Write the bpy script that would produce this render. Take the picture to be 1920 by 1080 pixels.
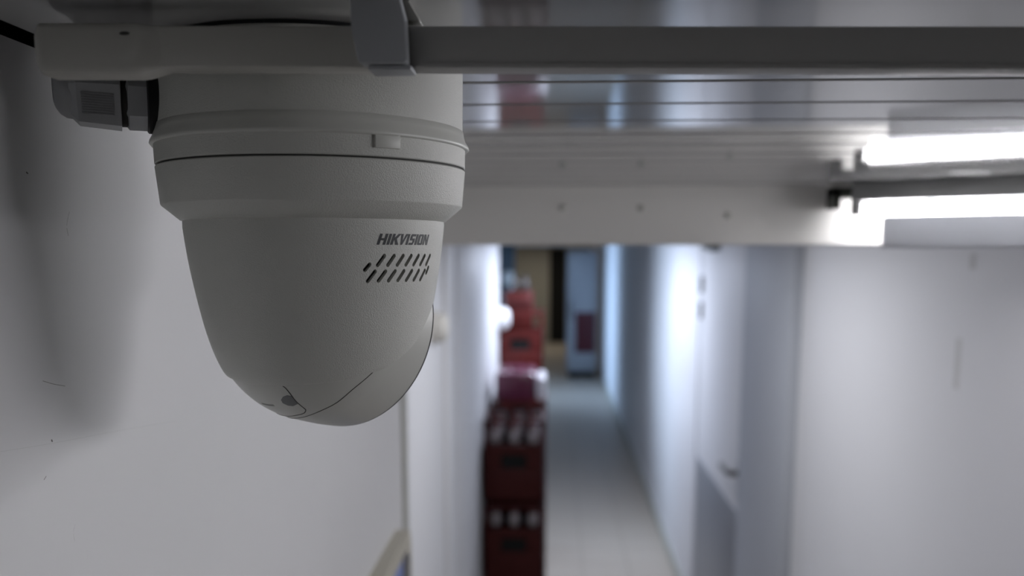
import bpy, bmesh, math, random
from mathutils import Vector, Matrix
random.seed(7)
PI = math.pi
S = bpy.context.scene
for o in list(bpy.data.objects): bpy.data.objects.remove(o)
C = S.collection
ZC = 2.06                      # eye height above the floor; heights written as h are relative to the eye

# ------------------------------------------------------------------ camera, world, lights, exposure
cd = bpy.data.cameras.new('camera'); cam = bpy.data.objects.new('camera', cd); C.objects.link(cam)
cam.location = (0, 0, ZC)
cam.rotation_euler = (PI/2 - 0.14601, 0, 0.04652)
cd.sensor_width = 36.0; cd.lens = 36.0*1700/1920
cd.shift_y = 180/1920
cd.clip_start = 0.02; cd.clip_end = 100
cd.dof.use_dof = True; cd.dof.focus_distance = 0.385; cd.dof.aperture_fstop = 6.5
S.camera = cam

w = bpy.data.worlds.new('world'); S.world = w; w.use_nodes = True
w.node_tree.nodes['Background'].inputs[0].default_value = (0.55, 0.6, 0.65, 1)
w.node_tree.nodes['Background'].inputs[1].default_value = 0.004

vs = S.view_settings
vs.view_transform = 'Standard'; vs.look = 'None'; vs.gamma = 1.0; vs.use_curve_mapping = False
vs.exposure = 0.0
S.display_settings.display_device = 'sRGB'

TUBE_STRENGTH = 54.0
TUBE_COLOR = (0.96, 0.95, 1.0, 1)

def area(name, loc, sx, sy, energy, color, rot=(0, 0, 0)):
    l = bpy.data.lights.new(name, 'AREA'); l.shape = 'RECTANGLE'; l.size = sx; l.size_y = sy
    l.energy = energy; l.color = color
    o = bpy.data.objects.new(name, l); C.objects.link(o); o.location = loc; o.rotation_euler = rot
    return o
# ceiling lamps of the corridor, behind the lintel
area('corridor_lamp', (0.16, 5.5, ZC+0.08), 0.15, 1.3, 27, (0.74, 0.82, 1.0))
area('corridor_lamp', (0.10, 13.2, ZC+0.08), 0.3, 2.0, 3, (0.50, 0.70, 1.0))
area('corridor_lamp', (-0.3, 19.0, ZC+0.08), 0.3, 0.8, 9, (1.0, 0.93, 0.80))
# lamp of the room at the right, out of the frame
area('room_lamp', (1.35, 0.50, ZC+0.045), 0.10, 0.9, 8.5, (0.96, 0.95, 1.0), (0, math.radians(72), 0))
area('corridor_lamp', (0.24, 2.45, ZC+0.08), 0.12, 0.7, 6.5, (0.93, 0.94, 1.0))
# daylight falling into the corridor through the openings on its left side
d_ = area('daylight_opening', (-1.30, 6.75, ZC-0.6), 0.7, 1.6, 15, (0.60, 0.76, 1.0), (0, -PI/2, -0.45)); d_.data.spread = math.radians(90)
d_ = area('daylight_opening', (-1.30, 12.7, ZC-0.9), 3.6, 1.6, 50, (0.45, 0.66, 1.0), (0, -PI/2, 0)); d_.data.spread = math.radians(90)

# ------------------------------------------------------------------ materials
def mat(name, col, rough=0.5, spec=0.5, metal=0.0, bump=0.0, bscale=200.0, var=0.0, vscale=8.0, emis=None, estr=0.0, coat=0.0, trans=0.0):
    m = bpy.data.materials.new(name); m.use_nodes = True
    nt = m.node_tree; b = nt.nodes['Principled BSDF']
    b.inputs['Base Color'].default_value = (*col, 1)
    b.inputs['Roughness'].default_value = rough
    b.inputs['Specular IOR Level'].default_value = spec
    b.inputs['Metallic'].default_value = metal
    b.inputs['Coat Weight'].default_value = coat
    b.inputs['Transmission Weight'].default_value = trans
    if emis:
        b.inputs['Emission Color'].default_value = emis; b.inputs['Emission Strength'].default_value = estr
    if bump or var:
        tc = nt.nodes.new('ShaderNodeTexCoord')
    if bump:
        n = nt.nodes.new('ShaderNodeTexNoise'); n.inputs['Scale'].default_value = bscale; n.inputs['Detail'].default_value = 3
        bp = nt.nodes.new('ShaderNodeBump'); bp.inputs['Strength'].default_value = bump; bp.inputs['Distance'].default_value = 0.001
        nt.links.new(tc.outputs['Object'], n.inputs['Vector']); nt.links.new(n.outputs['Fac'], bp.inputs['Height'])
        nt.links.new(bp.outputs['Normal'], b.inputs['Normal'])
    if var:
        n2 = nt.nodes.new('ShaderNodeTexNoise'); n2.inputs['Scale'].default_value = vscale; n2.inputs['Detail'].default_value = 4
        mx = nt.nodes.new('ShaderNodeMix'); mx.data_type = 'RGBA'
        mx.inputs[6].default_value = (*[c*(1-var) for c in col], 1); mx.inputs[7].default_value = (*[min(1, c*(1+var*0.6)) for c in col], 1)
        nt.links.new(tc.outputs['Object'], n2.inputs['Vector']); nt.links.new(n2.outputs['Fac'], mx.inputs[0])
        nt.links.new(mx.outputs[2], b.inputs['Base Color'])
    return m

M = {}
M['wall'] = mat('white_wall_paint', (0.72, 0.72, 0.72), 0.55, 0.3, bump=0.12, bscale=140, var=0.05, vscale=3)
M['wall_far'] = mat('corridor_wall_paint', (0.74, 0.74, 0.75), 0.5, 0.4, var=0.04, vscale=1.5)
M['beige'] = mat('beige_end_wall', (0.40, 0.38, 0.33), 0.6, 0.3, var=0.06, vscale=2)
M['dimwall'] = mat('dark_unseen_room_wall', (0.05, 0.05, 0.05), 0.6, 0.3)  # unseen room walls, coloured dark to cut the light they bounce
M['jamb'] = mat('jamb_paint', (0.46, 0.465, 0.42), 0.5, 0.3)
M['trimgrey'] = mat('trim_grey_paint', (0.43, 0.45, 0.485), 0.55, 0.4, var=0.03)
M['door'] = mat('white_door_laminate', (0.68, 0.68, 0.69), 0.55, 0.4)
M['lintel'] = mat('lintel_paint', (0.86, 0.845, 0.80), 0.5, 0.35, var=0.08, vscale=5)
M['slat'] = mat('ceiling_slat_enamel', (0.42, 0.42, 0.42), 0.05, 0.8)
M['void'] = mat('void_shade_black', (0.008, 0.008, 0.008), 0.9, 0.1)  # ceiling slab coloured near black for the darkness above the slats
M['floor'] = mat('floor_grout', (0.28, 0.25, 0.21), 0.6, 0.3)
M['tile'] = mat('beige_floor_tile', (0.46, 0.41, 0.35), 0.5, 0.3, var=0.08, vscale=2.5)
M['steel'] = mat('kick_plate_steel', (0.33, 0.345, 0.37), 0.45, 0.5, metal=0.4)
M['hardware'] = mat('brushed_hardware', (0.09, 0.085, 0.075), 0.4, 0.4)
M['dome'] = mat('ivory_powder_coat', (0.55, 0.555, 0.515), 0.46, 0.4, bump=0.32, bscale=2000)
M['domesmooth'] = mat('ivory_smooth_plastic', (0.55, 0.555, 0.515), 0.40, 0.4)
M['black'] = mat('black_rubber_and_shade', (0.012, 0.012, 0.013), 0.5, 0.3)
M['logo'] = mat('printed_logo_grey', (0.035, 0.037, 0.04), 0.5, 0.3)
M['liner'] = mat('recess_shade_dark', (0.04, 0.038, 0.035), 0.8, 0.2)
M['seam'] = mat('seam_shadow_gap', (0.06, 0.06, 0.055), 0.7, 0.2)
M['faint'] = mat('faint_grey_print', (0.30, 0.30, 0.28), 0.6, 0.2)
M['glass'] = mat('dark_front_window', (0.01, 0.01, 0.012), 0.08, 0.6)
M['gland'] = mat('grey_gland_plastic', (0.36, 0.37, 0.38), 0.45, 0.4)
M['trunk'] = mat('painted_trunking', (0.44, 0.436, 0.40), 0.5, 0.35, var=0.05, vscale=12)
M['trunkr'] = mat('grey_trunking', (0.38, 0.378, 0.365), 0.5, 0.35)
M['caulk'] = mat('painted_caulk', (0.44, 0.436, 0.40), 0.6, 0.3, bump=0.3, bscale=60)
M['clip'] = mat('grey_clip_plastic', (0.36, 0.375, 0.39), 0.5, 0.3)
M['batten'] = mat('grey_batten_enamel', (0.27, 0.27, 0.265), 0.5, 0.3)
M['lip'] = mat('opal_lip_plastic', (0.8, 0.8, 0.81), 0.4, 0.4)
_nt = M['lip'].node_tree; _tr = _nt.nodes.new('ShaderNodeBsdfTranslucent'); _tr.inputs['Color'].default_value = (0.8, 0.82, 0.85, 1)
_mx = _nt.nodes.new('ShaderNodeMixShader'); _mx.inputs[0].default_value = 0.22
_nt.links.new(_nt.nodes['Principled BSDF'].outputs[0], _mx.inputs[1]); _nt.links.new(_tr.outputs[0], _mx.inputs[2]); _nt.links.new(_mx.outputs[0], _nt.nodes['Material Output'].inputs[0])
M['notch'] = mat('notch_shade_grey', (0.13, 0.135, 0.135), 0.4, 0.4)
M['socket'] = mat('dark_lamp_socket', (0.10, 0.105, 0.09), 0.5, 0.3)
M['tube'] = mat('lit_tube', (0.9, 0.9, 0.9), 0.4, 0.2, emis=TUBE_COLOR, estr=TUBE_STRENGTH)
M['crate'] = mat('red_crate_plastic', (0.065, 0.008, 0.007), 0.45, 0.25)
M['crate2'] = mat('bright_red_crate_plastic', (0.075, 0.008, 0.006), 0.45, 0.25)
M['crate_dark'] = mat('shaded_red_crate_plastic', (0.05, 0.007, 0.006), 0.5, 0.2)  # red darkened to hold the shade of the backlit crate fronts
M['bottle'] = mat('dark_bottle_glass', (0.03, 0.022, 0.02), 0.12, 0.6)
M['cap'] = mat('dark_red_bottle_cap', (0.10, 0.02, 0.02), 0.35, 0.5)
M['neck'] = mat('neck_label_grey', (0.30, 0.265, 0.27), 0.4, 0.5)
M['wrap'] = mat('magenta_wrap', (0.13, 0.022, 0.055), 0.25, 0.6, var=0.2, vscale=20)
M['wrapwhite'] = mat('white_wrap', (0.7, 0.68, 0.72), 0.3, 0.5)
M['holder'] = mat('beige_holder_plastic', (0.52, 0.49, 0.40), 0.45, 0.4)
M['stop'] = mat('ivory_stop_plastic', (0.64, 0.62, 0.57), 0.45, 0.4)
M['blue'] = mat('blue_panel', (0.24, 0.31, 0.62), 0.4, 0.4)
M['teal'] = mat('teal_door_paint', (0.06, 0.11, 0.16), 0.4, 0.4)
M['fitting'] = mat('white_fitting_plastic', (0.80, 0.79, 0.80), 0.25, 0.5)
M['bluefit'] = mat('pale_blue_fitting', (0.72, 0.86, 0.94), 0.25, 0.5)
M['cab'] = mat('white_cabinet_enamel', (0.38, 0.40, 0.43), 0.35, 0.5)
M['poster'] = mat('dark_red_poster', (0.09, 0.012, 0.02), 0.4, 0.4, var=0.3, vscale=6)
M['dark'] = mat('near_black_shade', (0.012, 0.012, 0.012), 0.8, 0.2)  # near black, standing in for shade in openings and under the cabinet
M['scuff'] = mat('scuff_grey', (0.22, 0.22, 0.20), 0.7, 0.2)
M['scufffaint'] = mat('scuff_pale', (0.60, 0.60, 0.59), 0.7, 0.2)
M['wood'] = mat('brown_pallet_wood', (0.22, 0.15, 0.08), 0.7, 0.3, var=0.2, vscale=10)

# ------------------------------------------------------------------ helpers
def P(x, y, h): return Vector((x, y, ZC + h))

def finish(name, bm, m, parent=None, smooth=None, loc=None):
    me = bpy.data.meshes.new(name)
    bmesh.ops.recalc_face_normals(bm, faces=bm.faces)
    bm.to_mesh(me); bm.free()
    if smooth is not None:
        for p in me.polygons: p.use_smooth = True
        me.set_sharp_from_angle(angle=math.radians(smooth))
    me.materials.append(m)
    o = bpy.data.objects.new(name, me); C.objects.link(o)
    if parent is not None: o.parent = parent
    if loc is not None: o.location = loc
    return o

def add_box(bm, x0, x1, y0, y1, z0, z1, bev=0.0, seg=2):
    t = bmesh.new()
    bmesh.ops.create_cube(t, size=1)
    bmesh.ops.scale(t, vec=(x1-x0, y1-y0, z1-z0), verts=t.verts)
    bmesh.ops.translate(t, vec=((x0+x1)/2, (y0+y1)/2, (z0+z1)/2), verts=t.verts)
    if bev: bmesh.ops.bevel(t, geom=t.edges[:], offset=bev, segments=seg, profile=0.5, affect='EDGES')
    merge(bm, t)

def merge(bm, t, mtx=None):
    mp = {}
    for v in t.verts: mp[v] = bm.verts.new(mtx @ v.co if mtx else v.co)
    for f in t.faces: bm.faces.new([mp[v] for v in f.verts])
    t.free()

def box(name, m, x0, x1, y0, y1, z0, z1, parent=None, bev=0.0):
    bm = bmesh.new(); add_box(bm, x0, x1, y0, y1, z0, z1, bev)
    return finish(name, bm, m, parent, 40 if bev else None)

def add_lathe(bm, prof, n=48, mtx=None, closed=False, wob=None):
    """prof: list of (radius, height); revolved about local z"""
    rings = []
    for (r, z) in prof:
        ring = []
        for i in range(n):
            a = 2*PI*i/n
            rr = r + (wob(a, z) if wob else 0.0)
            v = Vector((rr*math.cos(a), rr*math.sin(a), z))
            ring.append(bm.verts.new(mtx @ v if mtx else v))
        rings.append(ring)
    m = len(rings)
    for k in range(m if closed else m-1):
        A, B = rings[k], rings[(k+1) % m]
        for i in range(n):
            j = (i+1) % n
            bm.faces.new((A[i], A[j], B[j], B[i]))
    if not closed:
        for ring in (rings[0], rings[-1]):
            bm.faces.new(ring)
    return rings

def frame_to(axis):
    z = Vector(axis).normalized(); x = Vector((0, 0, 1)).cross(z)
    if x.length < 1e-4: x = Vector((1, 0, 0))
    x.normalize(); y = z.cross(x)
    return Matrix((x, y, z)).transposed().to_4x4()

def add_rod(bm, a, b, r, n=16):
    a = Vector(a); b = Vector(b)
    mtx = Matrix.Translation(a) @ frame_to(b-a)
    add_lathe(bm, [(r, 0), (r, (b-a).length)], n, mtx)

def add_tube_path(bm, pts, r, n=6):
    pts = [Vector(p) for p in pts]; rings = []
    for i, p in enumerate(pts):
        t = (pts[min(i+1, len(pts)-1)] - pts[max(i-1, 0)])
        f = frame_to(t).to_3x3()
        rings.append([bm.verts.new(p + f @ Vector((r*math.cos(2*PI*k/n), r*math.sin(2*PI*k/n), 0))) for k in range(n)])
    for A, B in zip(rings, rings[1:]):
        for k in range(n): bm.faces.new((A[k], A[(k+1) % n], B[(k+1) % n], B[k]))
    bm.faces.new(rings[0]); bm.faces.new(rings[-1])

def smoothpath(pts, n=6):
    pts = [Vector(p) for p in pts]; out = []
    for i in range(len(pts)-1):
        p0, p1, p2, p3 = pts[max(i-1, 0)], pts[i], pts[i+1], pts[min(i+2, len(pts)-1)]
        for k in range(n):
            t = k/n
            out.append(0.5*((2*p1)+(p2-p0)*t+(2*p0-5*p1+4*p2-p3)*t*t+(3*p1-p0-3*p2+p3)*t**3))
    out.append(pts[-1]); return out

def thing(name, label, cat, loc, group=None):
    o = bpy.data.objects.new(name, None); C.objects.link(o); o.location = loc; o.empty_display_size = 0.05
    o['label'] = label; o['category'] = cat
    if group: o['group'] = group
    return o
def tag(o, label, cat, group=None):
    o['label'] = label; o['category'] = cat
    if group: o['group'] = group
    return o
def struct(o, label=None):
    o['kind'] = 'structure'
    if label: o['label'] = label
    return o
def adopt(child, parent):
    """parent a mesh built in world coordinates to a thing without moving it"""
    child.parent = parent
    child.matrix_parent_inverse = Matrix.Translation(parent.location).inverted()
    return child

# ------------------------------------------------------------------ the setting
WX = -0.222          # near left wall
CE = 0.086           # underside of the ceiling slats
BY = 1.25            # front of the lintel
RX = 0.794           # corridor right wall
LX = -0.36           # corridor left wall
NR = 3.2            # near room right wall (out of view)
NB = -4.0            # near room back wall
END = 20.5
TOP = ZC + 0.16

fl = struct(box('floor', M['floor'], -1.6, 2.1, NB, END, -0.08, 0.0), 'beige tiled corridor floor')
# tiles: single pieces where the photograph can tell them apart
TS = 0.30; tile_me = None
for iy in range(19):
    for ix in range(4):
        x0 = -0.40 + ix*TS; y0 = 5.2 + iy*TS
        if tile_me is None:
            bm = bmesh.new(); add_box(bm, 0, TS-0.005, 0, TS-0.005, 0, 0.004)
            t = finish('floor_tile', bm, M['tile'], fl); tile_me = t.data
        else:
            t = bpy.data.objects.new('floor_tile', tile_me); C.objects.link(t); t.parent = fl
        t.location = (x0, y0, 0.0002*random.random())
box('floor_near_field', M['tile'], -0.40, 0.80, NB, 5.19, 0.0, 0.004, fl)
box('floor_far_field', M['tile'], -1.5, 0.80, 10.91, END, 0.0, 0.004, fl)

wl = struct(box('wall_left', M['wall'], WX-0.12, WX, NB, BY+0.04, 0, ZC+0.0855), 'scuffed white wall beside the security camera')
struct(box('wall_back', M['dimwall'], WX-0.12, NR+0.1, NB-0.1, NB, 0, TOP))
struct(box('wall_near_right', M['dimwall'], NR, NR+0.1, NB, BY, 0, TOP))
struct(box('wall_partition_right', M['wall'], RX+0.13, NR, BY, BY+0.10, 0, ZC+0.008))
wcl = struct(box('wall_corridor_left', M['wall_far'], LX-0.10, LX, BY+0.1, 5.85, 0, TOP), 'white left wall of the corridor')
struct(box('wall_corridor_left_far', M['wall_far'], -1.6, -1.5, 5.85, END, 0, TOP))
struct(box('wall_recess_left', M['wall_far'], -1.6, LX-0.10, 5.75, 5.85, 0, TOP))
wr = struct(box('wall_corridor_right', M['wall_far'], RX, RX+0.12, BY+0.1, 3.70, 0, TOP), 'plain white right wall of the corridor')
struct(box('wall_corridor_right_far', M['wall_far'], RX, RX+0.12, 5.02, END, 0, TOP), 'white right wall beyond the door')
we = struct(box('wall_end', M['beige'], -1.6, RX+0.1, END, END+0.1, 0, TOP), 'beige end wall of the corridor')
cl = struct(box('ceiling', M['void'], -1.7, NR+0.1, NB, END+0.1, ZC+0.14, ZC+0.2), 'ceiling of glossy metal slats')
# glossy slats across the ceiling
PITCH = 0.0712; Y0 = 0.4858
bm = bmesh.new()
hw = (PITCH-0.006)/2; rr = 0.0007
prof = [(-hw, 0.014), (-hw, rr)]
for k in range(1, 5):
    a = PI/2*k/4; prof.append((-hw+rr-rr*math.cos(a), rr-rr*math.sin(a)))
prof += [(-p[0], p[1]) for p in prof[::-1]]
sx0, sx1 = -0.209, NR-0.01
A = [bm.verts.new((sx0, p[0], p[1])) for p in prof]; B = [bm.verts.new((sx1, p[0], p[1])) for p in prof]
for i in range(len(prof)-1): bm.faces.new((A[i], A[i+1], B[i+1], B[i]))
bm.faces.new((A[-1], A[0], B[0], B[-1])); bm.faces.new(A[::-1]); bm.faces.new(B)
sl0 = finish('ceiling_slat', bm, M['slat'], cl)
k0 = -11
for k in range(k0, 12):
    if k == -2: continue
    o = sl0 if k == k0 else bpy.data.objects.new('ceiling_slat', sl0.data)
    if k != k0: C.objects.link(o); o.parent = cl
    o.location = (0, Y0 + PITCH*(k+0.5), ZC+CE)
    if k == -3: o.location.y = Y0 + PITCH*(k+1.0); o.scale.y = (2*PITCH-0.006)/(PITCH-0.006)
box('corridor_ceiling_panel', M['wall_far'], -1.6, RX, BY+0.1, END, ZC+0.09, ZC+0.10, cl)
box('back_ceiling_panel', M['slat'], WX, NR, NB, Y0+PITCH*(k0)-0.002, ZC+CE, ZC+CE+0.01, cl)

# lintel across the corridor mouth
lt = struct(box('lintel', M['lintel'], WX-0.1, NR, BY, BY+0.10, ZC+0.008, TOP-0.02, bev=0.003), 'warm grey painted lintel across the corridor mouth')
for (x, h) in ((0.01, 0.058), (0.115, 0.057), (0.232, 0.047)):
    bm = bmesh.new(); add_lathe(bm, [(0.0045, 0), (0.0045, 0.001), (0.003, 0.0022)], 12, Matrix.Translation(P(x, BY, h)) @ frame_to((0, -1, 0)))
    finish('screw_head', bm, M['jamb'], lt, 40)
# jamb at the end of the near left wall
jb = struct(box('trim_1', M['jamb'], WX-0.05, WX+0.004, BY+0.040, BY+0.072, 0, ZC+0.008, bev=0.003), 'grey green door jamb strip at the end of the left wall')
struct(box('trim_2', M['wall'], WX-0.14, WX-0.002, BY+0.072, BY+0.12, 0, ZC+0.008, bev=0.003))
# slim frame strips on the corridor left wall
struct(box('trim_3', M['wall_far'], LX, LX+0.012, 2.92, 3.14, 0, ZC+0.04, bev=0.003), 'white frame strip on the left corridor wall')
struct(box('trim_4', M['wall_far'], LX, LX+0.006, 3.30, 5.84, 0, ZC+0.05, bev=0.002))
struct(box('baseboard_right', M['jamb'], RX-0.012, RX, 5.05, END, 0.004, 0.09, bev=0.002))

# pilaster trim and door on the right
struct(box('trim_5', M['trimgrey'], RX-0.035, RX+0.01, 2.95, 3.68, 0, ZC+0.085, bev=0.004), 'broad grey door surround on the right wall')
d1 = struct(box('door_1', M['door'], RX+0.008, RX+0.05, 3.69, 5.03, 0.006, ZC+0.05, bev=0.003), 'white door on the right with a steel kick plate')
kp = box('kick_plate', M['steel'], RX+0.004, RX+0.009, 3.72, 4.97, 0.02, ZC-1.13, d1, bev=0.0015); kp['label'] = 'tall grey steel kick plate'
for zz in (-0.18, -0.32):
    bm = bmesh.new(); add_rod(bm, P(RX, 4.96, zz-0.045), P(RX, 4.96, zz+0.045), 0.012, 12); finish('hinge', bm, M['hardware'], d1, 40)
bm = bmesh.new(); add_box(bm, RX-0.004, RX+0.009, 3.735, 3.84, ZC-1.07, ZC-0.89, 0.003); pl = finish('handle_plate', bm, M['hardware'], d1, 40)
bm = bmesh.new(); add_tube_path(bm, [P(RX, 3.77, -0.93), P(RX-0.05, 3.77, -0.93), P(RX-0.055, 3.79, -0.93), P(RX-0.055, 3.93, -0.93)], 0.013, 10)
finish('lever', bm, M['hardware'], pl, 60)
bm = bmesh.new(); add_lathe(bm, [(0.014, 0), (0.014, 0.006), (0.008, 0.008)], 16, Matrix.Translation(P(RX, 3.77, -1.02)) @ frame_to((-1, 0, 0))); finish('keyhole_rose', bm, M['hardware'], pl, 40)
bm = bmesh.new(); add_box(bm, RX-0.035, RX+0.01, 4.50, 4.70, ZC+0.0, ZC+0.045, 0.006)
add_tube_path(bm, [P(RX-0.02, 4.55, 0.02), P(RX-0.06, 4.62, 0.02), P(RX-0.02, 4.75, 0.03)], 0.006, 8)
finish('door_closer', bm, M['socket'], d1, 40)

# black panel standing in for an unlit doorway in the end wall, teal door on the far left
d2 = struct(box('door_2', M['dark'], -0.11, 0.26, END-0.02, END, 0.004, TOP-0.1), 'black panel for an unlit doorway in the beige end wall')
box('door_frame', M['beige'], -0.16, -0.11, END-0.035, END, 0.004, TOP-0.1, d2)
d3 = struct(box('door_3', M['teal'], -0.80, -0.345, 7.9, 7.95, 0.004, TOP-0.05, bev=0.004), 'dark teal door edge at the end of the left wall')

# scuffs on the near left wall
def scuff(pts, r, m='scuff'):
    bm = bmesh.new(); pts = smoothpath([Vector((WX-0.0001, y, ZC+h)) for (y, h) in pts], 4)
    add_tube_path(bm, pts, r, 5)
    o = finish('scuff_mark', bm, M[m], wl); return o
SC = [([(0.4122, 0.0176), (0.4091, 0.0115), (0.4098, 0.0067)], 0.00016, 'scuff'),
      ([(0.3798, 0.0326), (0.3810, 0.0322)], 0.0004, 'scuff'),
      ([(0.3803, -0.0560), (0.3885, -0.0586), (0.3979, -0.0609)], 0.00018, 'scuff'),
      ([(0.3836, -0.0828), (0.3842, -0.0838)], 0.0004, 'scuff'),
      ([(0.3755, -0.0990), (0.3775, -0.0978)], 0.0002, 'scuff'),
      ([(0.3464, -0.0799), (0.3839, -0.0845), (0.44, -0.0905), (0.515, -0.0991)], 0.00014, 'scufffaint'),
      ([(0.3980, -0.1260), (0.3960, -0.1290), (0.3966, -0.1335)], 0.00018, 'scufffaint')]
for a in SC: scuff(*a)

for (y, h0, h1) in ((1.765, -0.035, -0.005), (1.80, -0.27, -0.17)):
    bm = bmesh.new(); add_box(bm, RX-0.0006, RX, y, y+0.022, ZC+h0, ZC+h1); finish('scuff_mark', bm, M['scufffaint'], wr)

# ------------------------------------------------------------------ security camera
DX, DY = -0.1090, 0.417
sc_ = thing('security_camera', 'ivory dome security camera hanging under the slatted ceiling beside the left wall', 'security camera', P(DX, DY, 0.086))
def dm(h): return Matrix.Translation((0, 0, 0))
def L(bm_prof, n=160, wob=None, name='part', m='dome', sm=35, closed=False, parent=sc_):
    bm = bmesh.new(); add_lathe(bm, [(r, h-0.086) for (r, h) in bm_prof], n, None, closed, wob)
    return finish(name, bm, M[m], parent, sm)
L([(0.0655, 0.0859), (0.0655, 0.0838)], name='top_gap_shade', m='black')  # black ring standing in for the shaded gap below the ceiling
L([(0.060, 0.0842), (0.0668, 0.0842), (0.0674, 0.0836), (0.0670, 0.046), (0.060, 0.046)], name='junction_box')
def wob(a, z): return (0.15 if z > 0.0475-0.086 else 0.7)*(0.00035*math.sin(5*a+1)+0.00025*math.sin(11*a))+0.0009*math.exp(-((a-PI*1.06)/0.10)**2)
L([(0.0662, 0.0535), (0.0673, 0.0528), (0.0677, 0.0503), (0.0684, 0.0482), (0.0693, 0.0464), (0.0696, 0.0453), (0.0691, 0.0447), (0.066, 0.0446)], name='gasket_lip', wob=wob, m='domesmooth', sm=60)
L([(0.060, 0.0460), (0.0682, 0.0456), (0.0680, 0.0370), (0.0677, 0.0366), (0.062, 0.0366)], name='upper_collar')
L([(0.0668, 0.0368), (0.0668, 0.0354)], name='seam_gap', m='seam')
L([(0.062, 0.0358), (0.0676, 0.0358), (0.0680, 0.0354), (0.0666, 0.0200), (0.0663, 0.0193), (0.0589, 0.0131), (0.0575, 0.0128), (0.055, 0.0128)], name='lower_collar')
# latch tab under the lip
bm = bmesh.new()
az = math.radians(-51)
t = bmesh.new(); add_box(t, -0.0056, 0.0056, -0.0006, 0.0012, -0.0040, 0.0020, 0.0004)
merge(bm, t, Matrix.Translation((0.0684*math.cos(az), 0.0684*math.sin(az), 0.0438-0.086)) @ Matrix.Rotation(az+PI/2, 4, 'Z'))
finish('latch_tab', bm, M['domesmooth'], sc_, 40)

# shroud: tapered shell cut obliquely for the eye, with slanted speaker slots
SP = [(0.0135, 0.0580), (0.0125, 0.0583), (-0.007, 0.0560), (-0.031, 0.0515), (-0.043, 0.0483), (-0.0525, 0.0446), (-0.0562, 0.0422), (-0.0585, 0.0390), (-0.0598, 0.0360)]
def rad(h):
    for (h0, r0), (h1, r1) in zip(SP, SP[1:]):
        if h <= h0 and h >= h1: return r0 + (r1-r0)*(h0-h)/(h0-h1)
    return SP[-1][1] if h < SP[-1][0] else SP[0][1]
def catmull(xs, ys, x):
    if x <= xs[0]: return ys[0]
    for i in range(len(xs)-1):
        if x <= xs[i+1]:
            t = (x-xs[i])/(xs[i+1]-xs[i]); t2 = t
            m0 = (ys[i+1]-ys[max(i-1, 0)])/(xs[i+1]-xs[max(i-1, 0)])*(xs[i+1]-xs[i]); m1 = (ys[min(i+2, len(ys)-1)]-ys[i])/(xs[min(i+2, len(ys)-1)]-xs[i])*(xs[i+1]-xs[i])
            return (2*t**3-3*t*t+1)*ys[i]+(t**3-2*t*t+t)*m0+(-2*t**3+3*t*t)*ys[i+1]+(t**3-t*t)*m1
    return ys[-1]
CX = [0, 40, 68, 78, 96, 113, 126, 157, 187]; CH = [-0.006, -0.016, -0.0325, -0.0408, -0.0495, -0.0530, -0.0550, -0.0570, -0.0582]
def hend(a):
    d = abs((math.degrees(a)-62+180) % 360-180); return catmull(CX, CH, d)
NS = sorted(-p[0] for p in SP)
hsx = [-p[0] for p in SP]; rsx = [p[1] for p in SP]
def radc(h): return catmull(hsx, rsx, -h)
n = 192; K = 26; TH = 0.0022
bm = bmesh.new(); outer = []; inner = []
for i in range(n):
    a = 2*PI*i/n; he = hend(a); co = []; ci = []
    for k in range(K+1):
        s = k/K; h = 0.0135 + (he-0.0135)*(1-(1-s)**1.35)
        r = radc(h)
        edge = 0.0007*max(0, (s-0.975)/0.025)
        co.append(bm.verts.new(((r-edge)*math.cos(a), (r-edge)*math.sin(a), h-0.086)))
        r2 = r-TH; ci.append(bm.verts.new((r2*math.cos(a), r2*math.sin(a), h-0.086)))
    outer.append(co); inner.append(ci)
for i in range(n):
    j = (i+1) % n
    for k in range(K):
        bm.faces.new((outer[i][k], outer[j][k], outer[j][k+1], outer[i][k+1]))
        bm.faces.new((inner[i][k+1], inner[j][k+1], inner[j][k], inner[i][k]))
    bm.faces.new((outer[i][K], outer[j][K], inner[j][K], inner[i][K]))
    bm.faces.new((inner[i][0], inner[j][0], outer[j][0], outer[i][0]))
shroud = finish('shroud', bm, M['dome'], sc_, 35)
slots = []
for k in range(7): slots.append((-49.9+5.02*k, -0.0059, -46.9+5.0*k, -0.0021))
for k in range(7): slots.append((-54.2+5.15*k, -0.0124, -51.0+5.1*k, -0.0085))
slots += [(-55.7, -0.0078, -53.7, -0.0056), (-18.6, -0.0096, -17.2, -0.0073)]
cb = bmesh.new()
for (a0, h0, a1, h1) in slots:
    am = math.radians((a0+a1)/2); r = rad((h0+h1)/2)
    u0, u1 = math.radians(a0)*r, math.radians(a1)*r; um = (u0+u1)/2; hm = (h0+h1)/2
    dx, dy = u1-u0, h1-h0; ll = math.hypot(dx, dy); ang = math.atan2(dy, dx); R = 0.00085
    out = []
    for k in range(9): b = -PI/2+PI*k/8; out.append((ll/2+R*math.cos(b), R*math.sin(b)))
    for k in range(9): b = PI/2+PI*k/8; out.append((-ll/2+R*math.cos(b), R*math.sin(b)))
    t = bmesh.new()
    v0 = [t.verts.new((x*math.cos(ang)-y*math.sin(ang), 0.004, x*math.sin(ang)+y*math.cos(ang))) for (x, y) in out]
    v1 = [t.verts.new((v.co.x, -0.004, v.co.z)) for v in v0]
    t.faces.new(v0); t.faces.new(v1[::-1])
    for k in range(len(v0)): t.faces.new((v0[k], v1[k], v1[(k+1) % len(v0)], v0[(k+1) % len(v0)]))
    merge(cb, t, Matrix.Translation((r*math.cos(am), r*math.sin(am), hm-0.086)) @ Matrix.Rotation(am+PI/2, 4, 'Z'))
cut = finish('slot_cutter', cb, M['liner'], sc_)
bpy.context.view_layer.update()
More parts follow.
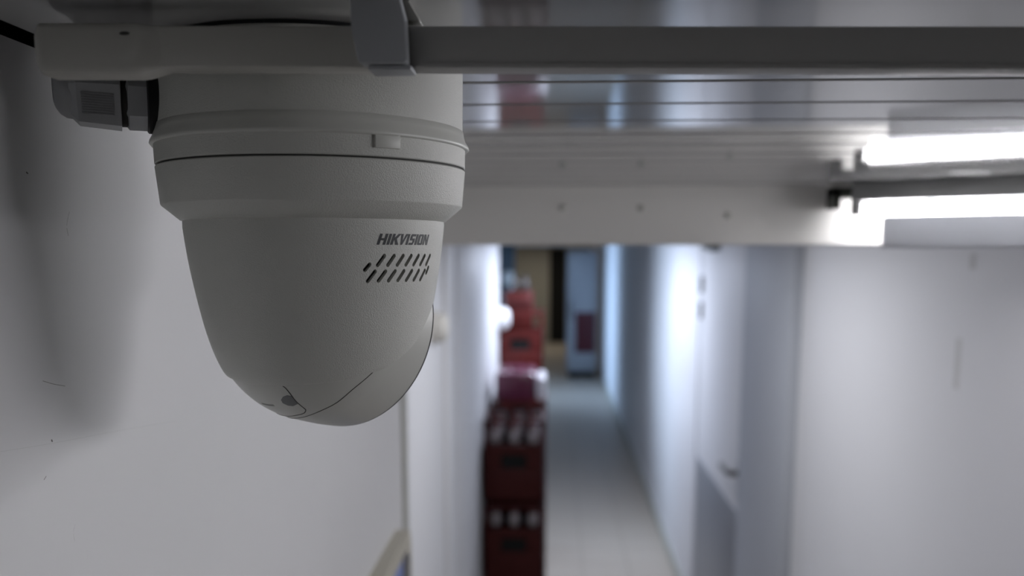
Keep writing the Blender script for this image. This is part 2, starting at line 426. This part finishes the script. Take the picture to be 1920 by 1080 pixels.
md = shroud.modifiers.new('slots', 'BOOLEAN'); md.operation = 'DIFFERENCE'; md.object = cut; md.solver = 'EXACT'
ev = shroud.evaluated_get(bpy.context.evaluated_depsgraph_get())
nm = bpy.data.meshes.new_from_object(ev)
shroud.modifiers.clear(); shroud.data = nm
for p in nm.polygons: p.use_smooth = True
nm.set_sharp_from_angle(angle=math.radians(35))
nm.materials.clear(); nm.materials.append(M['dome'])
bpy.data.objects.remove(cut)
# dark liner added behind the speaker slots, its colour standing for their shade
bm = bmesh.new(); g = []
for i in range(25):
    a = math.radians(-64+54*i/24); g.append([bm.verts.new(((radc(h)-TH-d)*math.cos(a), (radc(h)-TH-d)*math.sin(a), h-0.086)) for (h, d) in ((0.001, 0.0002), (-0.016, 0.0002), (-0.016, 0.0012), (0.001, 0.0012))])
for A, B in zip(g, g[1:]):
    for k in range(4): bm.faces.new((A[k], B[k], B[(k+1) % 4], A[(k+1) % 4]))
bm.faces.new(g[0]); bm.faces.new(g[-1])
finish('slot_liner', bm, M['liner'], sc_)

# printed lettering, bold italic capitals drawn stroke by stroke
def letter(ch):
    w_ = 0.25
    if ch == 'H': return 0.92, [[(0, 0), (w_, 0), (w_, 1), (0, 1)], [(0.55, 0), (0.55+w_, 0), (0.55+w_, 1), (0.55, 1)], [(w_, 0.40), (0.55, 0.40), (0.55, 0.60), (w_, 0.60)]]
    if ch == 'I': return 0.36, [[(0, 0), (w_, 0), (w_, 1), (0, 1)]]
    if ch == 'K': return 0.86, [[(0, 0), (w_, 0), (w_, 1), (0, 1)], [(w_, 0.42), (w_+0.16, 0.42), (0.86, 1), (0.56, 1), (w_, 0.62)], [(w_+0.02, 0.56), (w_+0.20, 0.64), (0.84, 0), (0.53, 0)]]
    if ch == 'V': return 0.78, [[(0, 1), (0.25, 1), (0.38, 0), (0.22, 0)], [(0.22, 0), (0.40, 0), (0.76, 1), (0.56, 1)]]
    if ch == 'S': return 0.74, [[(0, 0), (0.50, 0), (0.56, 0.2), (0.0, 0.2)], [(0.40, 0.16), (0.56, 0.18), (0.62, 0.30), (0.62, 0.50), (0.40, 0.50)], [(0.04, 0.42), (0.62, 0.42), (0.60, 0.60), (0.04, 0.60)], [(0.04, 0.50), (0.27, 0.50), (0.27, 0.84), (0.10, 0.90), (0.04, 0.80)], [(0.08, 0.80), (0.64, 0.80), (0.64, 1), (0.14, 1), (0.06, 0.92)]]
    if ch == 'O': return 0.80, [[(0.04, 0.06), (0.24, 0.12), (0.24, 0.88), (0.04, 0.94), (0.0, 0.85), (0.0, 0.15)], [(0.46, 0.12), (0.66, 0.06), (0.70, 0.15), (0.70, 0.85), (0.66, 0.94), (0.46, 0.88)], [(0.10, 0), (0.60, 0), (0.66, 0.07), (0.50, 0.18), (0.20, 0.18), (0.04, 0.07)], [(0.20, 0.82), (0.50, 0.82), (0.66, 0.93), (0.60, 1), (0.10, 1), (0.04, 0.93)]]
    if ch == 'N': return 0.86, [[(0, 0), (0.21, 0), (0.21, 1), (0, 1)], [(0.55, 0), (0.76, 0), (0.76, 1), (0.55, 1)], [(0.06, 1), (0.26, 1), (0.70, 0), (0.50, 0)]]
bm = bmesh.new(); x = 0.0
word = 'HIKVISION'; total = sum(letter(c)[0] for c in word)+0.20
for ci, ch in enumerate(word):
    adv, polys = letter(ch)
    for pi_, poly in enumerate(polys):
        fr = []; bk = []
        off = 0.00010+0.000006*pi_
        for (px, py) in poly:
            u = (x+px+0.30*py)/total
            a = math.radians(-50.9 + 31.4*u); h = 0.0024 + 0.0045*py; r = radc(h)
            fr.append(bm.verts.new(((r+off)*math.cos(a), (r+off)*math.sin(a), h-0.086)))
            bk.append(bm.verts.new(((r-0.0001)*math.cos(a), (r-0.0001)*math.sin(a), h-0.086)))
        bm.faces.new(fr); bm.faces.new(bk[::-1])
        for k in range(len(fr)): bm.faces.new((fr[k], bk[k], bk[(k+1) % len(fr)], fr[(k+1) % len(fr)]))
    x += adv
lg = finish('lettering', bm, M['logo'], sc_); lg['label'] = 'black bold italic lettering'

# eye: ball with hood, rim, window and panel seams
BC = Vector((-0.10875-DX, 0.417-DY, -0.031-0.086)); BR = 0.0482
ax = Vector((0.43, 0.86, -0.27)).normalized()
BM = Matrix.Translation(BC) @ frame_to(ax)
pf = []
for k in range(41):
    th = PI - (PI/2-0.02)*k/40
    pf.append((max(0.0002, BR*math.sin(th)), BR*math.cos(th)))
pf += [(0.0484, 0.004), (0.0486, 0.012), (0.0483, 0.0215), (0.0470, 0.0222)]
bm = bmesh.new(); add_lathe(bm, pf, 144, BM); ball = finish('eye_ball', bm, M['domesmooth'], sc_, 40)
bm = bmesh.new(); add_lathe(bm, [(0.040, 0.0215), (0.0475, 0.0218), (0.0481, 0.0226), (0.0472, 0.0236), (0.040, 0.0236)], 144, BM); finish('rim_gasket', bm, M['black'], ball, 40)
bm = bmesh.new(); add_lathe(bm, [(0.0455, 0.0230), (0.0455, 0.0245), (0.044, 0.0252)], 96, BM); finish('front_window', bm, M['glass'], ball, 40)
def on_ball(dirs, lift=0.0): return [BC + Vector(d).normalized()*(BR+lift) for d in dirs]
seam = [(0.66, -0.62, -0.40), (0.596, -0.651, -0.471), (0.45, -0.669, -0.592), (0.288, -0.628, -0.723), (0.123, -0.576, -0.808), (-0.036, -0.479, -0.877), (-0.19, -0.34, -0.92), (-0.32, -0.16, -0.93)]
bm = bmesh.new(); add_tube_path(bm, [BC+(p-BC).normalized()*(BR-0.00004) for p in smoothpath(on_ball(seam), 8)], 0.00022, 6); finish('panel_seam', bm, M['seam'], ball, 60)
hatch = [(-0.135, -0.83, -0.54), (-0.112, -0.818, -0.564), (-0.085, -0.782, -0.618), (-0.057, -0.721, -0.691), (-0.021, -0.661, -0.75), (-0.002, -0.625, -0.781), (-0.003, -0.600, -0.800), (-0.035, -0.551, -0.834), (-0.132, -0.479, -0.868), (-0.276, -0.34, -0.899), (-0.42, -0.18, -0.89)]
bm = bmesh.new(); add_tube_path(bm, [BC+(p-BC).normalized()*(BR-0.00004) for p in smoothpath(on_ball(hatch), 6)], 0.00024, 6)
hs_ = finish('hatch_seam', bm, M['seam'], ball, 60)
# finger notch beside the hatch seam: near-flush patch, its grey standing in for a pocket's shade
ND = [(-0.075, -0.765, -0.640), (-0.120, -0.765, -0.633), (-0.165, -0.741, -0.651), (-0.195, -0.703, -0.684), (-0.192, -0.668, -0.719), (-0.150, -0.650, -0.745), (-0.100, -0.655, -0.749), (-0.048, -0.690, -0.722)]
nc = sum((Vector(d) for d in ND), Vector())/len(ND)
bm = bmesh.new(); o1 = [bm.verts.new(p) for p in on_ball(ND, 0.00012)]; o2 = [bm.verts.new(BC+(Vector(d).lerp(nc, 0.35)).normalized()*(BR-0.0001+0.00025)) for d in ND]
cc = bm.verts.new(BC+nc.normalized()*(BR+0.0001)); low = [bm.verts.new(p) for p in on_ball(ND, -0.001)]
for k in range(8):
    j = (k+1) % 8
    bm.faces.new((o1[k], o1[j], o2[j], o2[k])); bm.faces.new((o2[k], o2[j], cc)); bm.faces.new((low[k], low[j], o1[j], o1[k]))
bm.faces.new(low)
finish('finger_notch', bm, M['notch'], ball, 60)
# faint worn marking near the silhouette: illegible flecks
bm = bmesh.new()
for k in range(9):
    d = Vector((-0.44+0.0165*k, -0.475-0.0120*k, -0.762+0.001*k)); d.normalize()
    p = BC + d*BR; t = bmesh.new(); add_box(t, -0.00045, 0.00045, -0.0006, 0.0006, -0.0001, 0.00008); merge(bm, t, Matrix.Translation(p) @ frame_to(d))
finish('worn_marking', bm, M['faint'], ball)

# cable gland on the side of the junction box (axis along -x)
GA = Vector((-0.90, -0.43, 0)).normalized()
GM = Matrix.Translation(Vector((0.0668*GA.x, 0.0668*GA.y, 0.0655-0.086))) @ frame_to(GA)
def gl(prof, n, name, m, parent, sm=40):
    bm = bmesh.new(); add_lathe(bm, [(r, z) for (z, r) in prof], n, GM); return finish(name, bm, M[m], parent, sm)
gb = gl([(-0.010, 0.0130), (0.0028, 0.0130), (0.0030, 0.0156), (0.0100, 0.0156), (0.0108, 0.0146), (0.0112, 0.0138)], 8, 'cable_gland', 'gland', sc_, 30)
gl([(-0.0060, 0.0162), (0.0024, 0.0166), (0.0030, 0.0160)], 48, 'sealing_washer', 'black', gb)
gl([(0.0105, 0.0143), (0.0136, 0.0143)], 48, 'thread', 'liner', gb)
gl([(0.0128, 0.0155), (0.0130, 0.0174), (0.0290, 0.0160), (0.0318, 0.0128)], 6, 'cap_nut', 'gland', gb, 20)
gl([(0.0300, 0.0122), (0.0335, 0.0118), (0.0358, 0.0104), (0.0372, 0.0084), (0.0378, 0.0070), (0.0374, 0.0062)], 48, 'dome_nose', 'gland', gb)
gl([(0.035, 0.0062), (0.0380, 0.0062)], 24, 'cable_hole_plug', 'black', gb)  # black plug standing in for the dark inside the cable entry
# grip ribs on the nut face that looks down and out
bm = bmesh.new()
for k in range(9):
    q = (k-4)*0.00105; c6, s6 = math.cos(-PI/6), math.sin(-PI/6); R6 = 0.0167*math.cos(PI/6)+0.00015
    t = bmesh.new(); add_box(t, -0.0003, 0.0003, -0.00028, 0.00028, 0.0155, 0.0275)
    for v in t.verts: v.co.x += R6*c6-q*s6 - (v.co.z-0.0215)*0.065*c6; v.co.y += R6*s6+q*c6 - (v.co.z-0.0215)*0.065*s6
    merge(bm, t, GM)
finish('grip_rib', bm, M['gland'], gb)

# ------------------------------------------------------------------ cable trunking in front of the camera
tk = thing('cable_trunking', 'thin cable trunking running under the ceiling in front of the security camera', 'trunking', P(-0.18, 0.331, 0.069))
SL = -0.0115
def slab(bm, x0, x1, y0, y1, ht, hb, bev=0.0008):
    """bar along x whose heights follow the slight slope of the trunking"""
    t = bmesh.new(); add_box(t, x0, x1, y0, y1, hb, ht, bev)
    for v in t.verts: v.co.z += SL*(v.co.x+0.18); v.co.x += 0.18; v.co.y -= 0.331; v.co.z -= 0.069
    merge(bm, t)
bm = bmesh.new(); slab(bm, -0.055, 0.70, 0.3255, 0.338, 0.0783, 0.0645); finish('trunking_channel', bm, M['trunkr'], tk, 40)
bm = bmesh.new(); slab(bm, -0.178, -0.055, 0.3253, 0.338, 0.0784, 0.0643, 0.0012); o = finish('painted_channel', bm, M['trunk'], tk, 40); o['label'] = 'ivory painted end of the trunking'
# lid line along the lower edge
bm = bmesh.new(); slab(bm, -0.046, 0.70, 0.3250, 0.3262, 0.0662, 0.0643, 0.0004); finish('lid_edge', bm, M['trunkr'], tk, 40)
# caulked left end
bm = bmesh.new(); prof = []
NSEG = 20
for i in range(NSEG+1):
    s = i/NSEG; xx = -0.1835+0.049*s
    e = min(1, s/0.05); taper = math.sqrt(max(0, 1-(1-e)**2)); end = 1-max(0, (s-0.72)/0.28)**2*0.85
    u_ = max(0, (s-0.70)/0.30); u_ = u_*u_*(3-2*u_); hb = 0.0684-(0.0684-0.0614)*(0.55+0.45*taper); hb = hb+(0.0646-hb)*u_; ht = 0.0684+(0.0792-0.0684)*(0.75+0.25*taper); ht = ht+(0.0782-ht)*u_
    yf = 0.3252-0.0022*taper*end-0.0003*math.sin(9*s); yf = yf+(0.3256-yf)*u_; yb = 0.338-0.0003*u_
    ring = []
    for k in range(20):
        a = 2*PI*k/20; c, s_ = math.cos(a), math.sin(a)
        sg = lambda q: math.copysign(abs(q)**0.35, q)
        ring.append(bm.verts.new((xx+0.18, (yf+yb)/2+(yb-yf)/2*sg(c)-0.331, (hb+ht)/2+(ht-hb)/2*sg(s_)-0.069+SL*(xx+0.18))))
    prof.append(ring)
for A, B in zip(prof, prof[1:]):
    for k in range(20): bm.faces.new((A[k], A[(k+1) % 20], B[(k+1) % 20], B[k]))
bm.faces.new(prof[0]); bm.faces.new(prof[-1])
finish('caulked_end', bm, M['caulk'], tk, 50)
# small chip in the caulk
bm = bmesh.new(); t = bmesh.new(); bmesh.ops.create_icosphere(t, subdivisions=2, radius=1); merge(bm, t, Matrix.Translation((-0.150+0.18, 0.3232-0.331, 0.0748-0.069)) @ Matrix.Diagonal((0.0020, 0.0006, 0.0007, 1)))
finish('chip', bm, M['seam'], tk, 60)
# grey joint clip that hangs the trunking from the ceiling
bm = bmesh.new()
pts = [(-0.0695, 0.0860), (-0.0690, 0.0740), (-0.0672, 0.0640), (-0.0662, 0.0628), (-0.0512, 0.0628), (-0.0504, 0.0640), (-0.0508, 0.0770), (-0.0530, 0.0860)]
f = [bm.verts.new((x+0.18, 0.3170-0.331, h-0.069)) for (x, h) in pts]; b = [bm.verts.new((x+0.18, 0.3245-0.331, h-0.069)) for (x, h) in pts]
bm.faces.new(f); bm.faces.new(b[::-1])
for k in range(len(pts)): bm.faces.new((f[k], b[k], b[(k+1) % len(pts)], f[(k+1) % len(pts)]))
bmesh.ops.bevel(bm, geom=bm.edges[:], offset=0.0006, segments=2, affect='EDGES', profile=0.5)
cl_ = finish('joint_clip', bm, M['clip'], tk, 40); cl_['label'] = 'grey plastic clip around the trunking'
bm = bmesh.new(); t = bmesh.new(); add_box(t, -0.0640, -0.0492, 0.319, 0.331, 0.0610, 0.0626, 0.0005)
for v in t.verts: v.co.x += 0.18; v.co.y -= 0.331; v.co.z -= 0.069
merge(bm, t); finish('clip_foot', bm, M['clip'], cl_, 40)
bm = bmesh.new(); t = bmesh.new(); add_box(t, -0.0530, -0.0475, 0.3290, 0.340, 0.0790, 0.0862, 0.0006)
for v in t.verts: v.co.x += 0.18 + (0.0035 if v.co.z > 0.083 else 0)*-1 + 0.0; v.co.y -= 0.331; v.co.z -= 0.069
merge(bm, t); finish('clip_ear', bm, M['trunk'], cl_, 40)

# ------------------------------------------------------------------ fluorescent light in front of the lintel
TA = Vector((0.398, 1.196, 0.0505)); TB = Vector((1.43, 0.577, 0.060)); TD = (TB-TA).normalized()
ft = thing('fluorescent_light', 'bare fluorescent tube light under the ceiling in front of the lintel', 'light', P(TA.x, TA.y, 0.086))
O3 = Vector((TA.x, TA.y, 0.086))
def fl3(p): return Vector(p)-O3
bm = bmesh.new(); add_rod(bm, fl3(TA), fl3(TB), 0.009, 24); finish('tube', bm, M['tube'], ft, 60)
# batten body
side = Vector((-TD.y, TD.x, 0)).normalized()
bm = bmesh.new()
t = bmesh.new(); Lb = (TB-TA).length
add_box(t, -0.015, Lb+0.015, -0.022, 0.022, -0.0245, 0.0, 0.002)
BX = Matrix((Vector((TD.x, TD.y, 0)).normalized(), side, Vector((0, 0, 1)))).transposed().to_4x4()
merge(bm, t, BX); finish('batten', bm, M['batten'], ft, 40)
for e, p in enumerate((TA-TD*0.012, TB+TD*0.012)):
    bm = bmesh.new(); t = bmesh.new(); q = fl3(p)
    add_box(t, -0.007, 0.007, -0.009, 0.009, q.z-0.006, -0.010, 0.002)
    merge(bm, t, Matrix.Translation((q.x, q.y, 0)) @ BX); s_ = finish('lamp_socket', bm, M['batten'], ft, 40)
# white lip of the fixture below and in front of the tube
bm = bmesh.new(); t = bmesh.new(); add_box(t, 0.025, Lb+0.01, -0.030, -0.026, 0.0035-0.086, 0.0430-0.086, 0.001); add_box(t, 0.025, Lb+0.01, -0.030, -0.012, 0.0035-0.086, 0.0065-0.086, 0.001)
for xx in (0.35, Lb-0.1): add_box(t, xx, xx+0.01, -0.030, -0.024, 0.03-0.086, -0.005, 0.001)
merge(bm, t, BX); finish('front_lip', bm, M['lip'], ft, 40)
for dd in (0.075, 0.45, 0.85):
    q = fl3(TA+TD*dd); bm = bmesh.new(); t = bmesh.new(); add_box(t, -0.004, 0.004, -0.014, 0.014, q.z+0.009, -0.012, 0.001)
    merge(bm, t, Matrix.Translation((q.x, q.y, 0)) @ BX); finish('tube_clip', bm, M['socket'], ft, 40)
# dark bracket at the tube's left end on the lintel
bk = thing('cable_bracket', 'small dark angled bracket on the lintel at the left end of the fluorescent tube', 'bracket', P(0.372, BY, 0.06))
bm = bmesh.new(); add_box(bm, -0.011, 0.000, -0.03, 0.0, -0.006, 0.022, 0.002); add_box(bm, -0.011, 0.036, -0.03, 0.0, 0.008, 0.022, 0.002); finish('bracket_body', bm, M['socket'], bk, 40)
bm = bmesh.new(); add_lathe(bm, [(0.004, 0), (0.004, 0.002), (0.002, 0.003)], 10, Matrix.Translation((0.018, -0.03, 0.015)) @ frame_to((0, -1, 0))); finish('screw_head', bm, M['hardware'], bk, 40)

# ------------------------------------------------------------------ wall holder at the bottom left
hd = thing('wall_holder', 'beige rimmed holder with a blue panel on the left wall', 'holder', (WX, 1.05, ZC-0.39))
bm = bmesh.new()
def rrect(y0, y1, z0, z1, r, n=6):
    pts = []
    for (cy, cz, a0) in ((y1-r, z1-r, 0), (y0+r, z1-r, PI/2), (y0+r, z0+r, PI), (y1-r, z0+r, 1.5*PI)):
        for k in range(n+1): a = a0+PI/2*k/n; pts.append((cy+r*math.cos(a), cz+r*math.sin(a)))
    return pts
o_ = rrect(-0.30, 0.205, -0.50, 0.0, 0.03); i_ = rrect(-0.275, 0.190, -0.475, -0.026, 0.03)
def ringmesh(bm, o_, i_, x0, x1):
    V = [[bm.verts.new((x, y, z)) for (y, z) in pts] for (x, pts) in ((x0, o_), (x1, o_), (x1, i_), (x0, i_))]
    nn = len(o_)
    for q in range(4):
        A, B = V[q], V[(q+1) % 4]
        for k in range(nn): bm.faces.new((A[k], A[(k+1) % nn], B[(k+1) % nn], B[k]))
ringmesh(bm, o_, i_, 0.0, 0.018); finish('rim', bm, M['holder'], hd, 40)
bm = bmesh.new(); add_box(bm, 0.0, 0.008, -0.274, 0.189, -0.474, -0.027); o = finish('blue_panel', bm, M['blue'], hd); o['label'] = 'blue panel inside the rim'

# fittings on the corridor's left wall
def fitting(name, label, cat, loc, prof, m, axis=(1, 0, 0), base=None):
    t = thing(name, label, cat, loc)
    bm = bmesh.new(); add_lathe(bm, prof, 32, frame_to(axis)); finish('body', bm, M[m], t, 50)
    bm = bmesh.new(); add_lathe(bm, [(prof[0][0]*1.15, 0.0), (prof[0][0]*1.15, 0.008), (prof[0][0], 0.010)], 32, frame_to(axis)); finish('back_plate', bm, M[m], t, 50)
    return t
fitting('wall_fitting', 'white rounded fitting sticking out near the far end of the left wall', 'wall fitting', (LX+0.006, 5.66, ZC-0.42), [(0.07, 0.0), (0.07, 0.04), (0.06, 0.065), (0.035, 0.078), (0.01, 0.08)], 'fitting')
bm = bmesh.new(); add_lathe(bm, [(0.03, 0.0), (0.03, 0.04), (0.055, 0.055), (0.066, 0.08), (0.055, 0.105), (0.02, 0.115)], 32, Matrix.Translation((-0.392, 7.9, ZC-0.235)) @ frame_to((0, -1, 0)))
o = finish('door_knob', bm, M['bluefit'], d3, 50); o['label'] = 'round pale blue knob'
fitting('door_stop', 'ivory round stop on the left corridor wall just behind the security camera', 'door stop', (LX, 2.66, ZC-0.225), [(0.045, 0.0), (0.045, 0.03), (0.035, 0.045), (0.01, 0.05)], 'stop')

# ------------------------------------------------------------------ drink crates
CW, CD, CHT, CP = 0.292, 0.40, 0.405, 0.42
def crate_body(bm):
    w2, d2 = CW/2, CD/2; t_ = 0.012
    z1 = 0.285
    # side and end walls, front with a hand hole
    add_box(bm, -w2, w2, -d2, d2, 0, 0.015, 0.003)
    for s in (-1, 1): add_box(bm, s*w2-(t_ if s > 0 else 0), s*w2+(0 if s > 0 else t_), -d2, d2, 0, z1, 0.003)
    for s in (-1, 1):
        y0 = s*d2-(t_ if s > 0 else 0); y1 = y0+t_
        add_box(bm, -w2, w2, y0, y1, 0.0, 0.165, 0.003)
        add_box(bm, -w2, w2, y0, y1, 0.235, z1, 0.003)
        add_box(bm, -w2, -0.062, y0, y1, 0.160, 0.240, 0.003); add_box(bm, 0.062, w2, y0, y1, 0.160, 0.240, 0.003)
        # ribs on the face
        yr = y0-0.004 if s < 0 else y1-0.002
        for xr in (-0.105, 0.0, 0.105): add_box(bm, xr-0.006, xr+0.006, yr, yr+0.006, 0.02, 0.145, 0.001)
    # corner posts and top rim
    for sx in (-1, 1):
        for sy in (-1, 1):
            add_box(bm, sx*w2-(0.022 if sx > 0 else 0), sx*w2+(0.022 if sx < 0 else 0), sy*d2-(0.022 if sy > 0 else 0), sy*d2+(0.022 if sy < 0 else 0), z1-0.005, CHT, 0.003)
        add_box(bm, sx*w2-(t_ if sx > 0 else 0), sx*w2+(t_ if sx < 0 else 0), -d2, d2, CHT-0.016, CHT, 0.003)
        add_box(bm, -w2, w2, sx*d2-(t_ if sx > 0 else 0), sx*d2+(t_ if sx < 0 else 0), CHT-0.020, CHT, 0.003)
bm = bmesh.new(); crate_body(bm); body0 = finish('crate_body', bm, M['crate_dark'], None, 40)
# dark panel standing in for shade inside the hand hole, and slotted divider grid
bm = bmesh.new(); add_box(bm, -0.075, 0.075, -CD/2+0.0125, -CD/2+0.0165, 0.150, 0.245); grip0 = finish('hand_hole_shade', bm, M['dark'], None)
bm = bmesh.new()
for xr in (-0.048, 0.048): add_box(bm, xr-0.002, xr+0.002, -CD/2+0.02, CD/2-0.02, 0.015, 0.18)
for yr in (-0.098, 0.0, 0.098): add_box(bm, -CW/2+0.012, CW/2-0.012, yr-0.002, yr+0.002, 0.015, 0.18)
div0 = finish('divider', bm, M['crate_dark'], None)
first = True
def crate(x, y, z, label, m):
    global first
    t = thing('drink_crate', label, 'crate', (x, y, z), 'stacked red drink crates')
    for src in (body0, grip0, div0):
        o = src if first else src.copy()
        if not first: C.objects.link(o)
        o.parent = t
        if src is body0 and m is not M['crate_dark']:
            o.data = body0.data.copy() if m.name+'_me' not in bpy.data.meshes else bpy.data.meshes[m.name+'_me']
            o.data.name = m.name+'_me'; o.data.materials[0] = m
    first = False
    return t
bm = bmesh.new(); add_lathe(bm, [(0.030, 0.0), (0.0385, 0.006), (0.040, 0.02), (0.040, 0.20), (0.036, 0.235), (0.022, 0.275), (0.016, 0.305), (0.0155, 0.335)], 20); bt0 = finish('glass', bm, M['bottle'], None, 50)
bm = bmesh.new(); add_lathe(bm, [(0.0165, 0.330), (0.0175, 0.333), (0.0175, 0.352), (0.0155, 0.356)], 20); cp0 = finish('cap', bm, M['cap'], None, 50)
bm = bmesh.new(); add_lathe(bm, [(0.026, 0.272), (0.029, 0.278), (0.0275, 0.318), (0.019, 0.334)], 20); lb0 = finish('neck_label', bm, M['neck'], None, 50)
bfirst = True
def bottle(x, y, z, label):
    global bfirst
    t = thing('bottle', label, 'bottle', (x, y, z), 'dark bottles standing in the red crates')
    for src in (bt0, cp0, lb0):
        o = src if bfirst else src.copy()
        if not bfirst: C.objects.link(o)
        o.parent = t
    bfirst = False
COLN = ['left', 'middle', 'right']; ROWN = ['front', 'second', 'third', 'back']
def fill(cx, cy, z, where, rows):
    for r in range(rows):
        for c in range(3):
            bottle(cx+(c-1)*0.092, cy+(r-1.5)*0.094, z+0.016, f'dark capped bottle, {COLN[c]} in the {ROWN[r]} row of the {where}')
# nearest stack: three crates
S1X, S1Y = -0.192, 4.30+CD/2
LV = ['bottom', 'middle', 'topmost']
for k in range(3):
    crate(S1X, S1Y, 0.004+CP*k, f'shade-darkened red drink crate, {LV[k]} of the nearest stack by the left wall', M['crate_dark'])
    if k: fill(S1X, S1Y, 0.004+CP*k, f'{LV[k]} crate in the nearest stack', 4 if k == 2 else 1)
S2X, S2Y = -0.185, 4.30+CD*1.5+0.03
for k in range(3):
    crate(S2X, S2Y, 0.004+CP*k+(0.02 if k else 0), f'red drink crate, {LV[k]} of the second stack from the front', M['crate2'] if k == 2 else M['crate'])
    if k == 2: fill(S2X, S2Y, 0.004+CP*k+0.02, 'topmost crate in the second stack', 1)
S3X, S3Y = -0.218, 5.78+CD/2
for k in range(4):
    crate(S3X, S3Y, -0.01+CP*k+0.014 if k else 0.004, f'red drink crate, {["bottom","second","third","topmost"][k]} of the tall far stack', M['crate2'])
# wrapped bottle pack on the second stack's row, before the tall stack
pk = thing('bottle_pack', 'magenta shrink wrapped bottle pack lying on the second crate stack', 'pack', (-0.185, 4.30+CD*1.5+0.03, 0.004+CP*2+0.02+CHT+0.001))
bm = bmesh.new(); add_box(bm, -0.125, 0.085, -0.19, 0.19, 0.0, 0.15, 0.02); finish('wrap', bm, M['wrap'], pk, 40)
bm = bmesh.new(); add_box(bm, 0.090, 0.142, -0.19, 0.10, 0.0, 0.13, 0.02); o = finish('white_pack_side', bm, M['wrapwhite'], pk, 40)
for x_ in (-0.08, -0.02, 0.04):
    bm = bmesh.new(); add_lathe(bm, [(0.016, 0.145), (0.016, 0.160), (0.012, 0.165)], 16, Matrix.Translation((x_, -0.06, 0))); finish('cap', bm, M['bottle'], pk, 40)
box_ = thing('red_box', 'bright red box standing in the topmost crate of the tall stack', 'box', (-0.225, 5.98, 0.004+CP*3+0.186))
bm = bmesh.new(); add_box(bm, -0.10, 0.085, -0.10, 0.10, 0, 0.346, 0.008); finish('carton', bm, M['crate2'], box_, 40)
bm = bmesh.new(); add_box(bm, -0.085, 0.07, -0.105, -0.099, 0.24, 0.29, 0.001); finish('label_band', bm, M['crate_dark'], box_, 40)
for i, dx in enumerate((-0.03, 0.035)):
    t = thing('small_bottle', ['small black bottle, left of two on the red box', 'small black bottle, right of two on the red box'][i], 'bottle', (-0.225+dx, 5.98, 0.004+CP*4-0.008+0.126), 'small black bottles on the red box')
    bm = bmesh.new(); add_lathe(bm, [(0.024, 0), (0.026, 0.005), (0.026, 0.05), (0.012, 0.072), (0.011, 0.09)], 20); finish('body', bm, M['bottle'], t, 50)
    bm = bmesh.new(); add_lathe(bm, [(0.0125, 0.088), (0.0125, 0.102), (0.010, 0.104)], 16); finish('cap', bm, M['black'], t, 50)

# tall white cabinet far down on the right
cb_ = thing('tall_cabinet', 'tall white cabinet with a dark red poster against the right wall far away', 'cabinet', (0.45, 14.65, 0.004))
bm = bmesh.new(); add_box(bm, -0.245, 0.245, 0.0, 0.55, 0.11, 2.05, 0.01); finish('body', bm, M['cab'], cb_, 40)
bm = bmesh.new(); add_box(bm, -0.225, 0.225, -0.02, 0.0, 0.16, 2.0, 0.006); dr = finish('door', bm, M['cab'], cb_, 40)
bm = bmesh.new(); add_box(bm, -0.19, -0.17, -0.045, -0.018, 0.95, 1.25, 0.004); finish('handle', bm, M['hardware'], dr, 40)
bm = bmesh.new(); add_box(bm, -0.11, 0.215, -0.024, -0.019, 0.42, 1.08, 0.001); o = finish('poster', bm, M['poster'], dr, 40); o['label'] = 'dark red poster on the cabinet door'
bm = bmesh.new(); add_box(bm, -0.21, 0.21, 0.04, 0.5, 0.0, 0.11, 0.004); finish('plinth', bm, M['dark'], cb_, 40)  # plinth coloured near black to stand for the base shadow
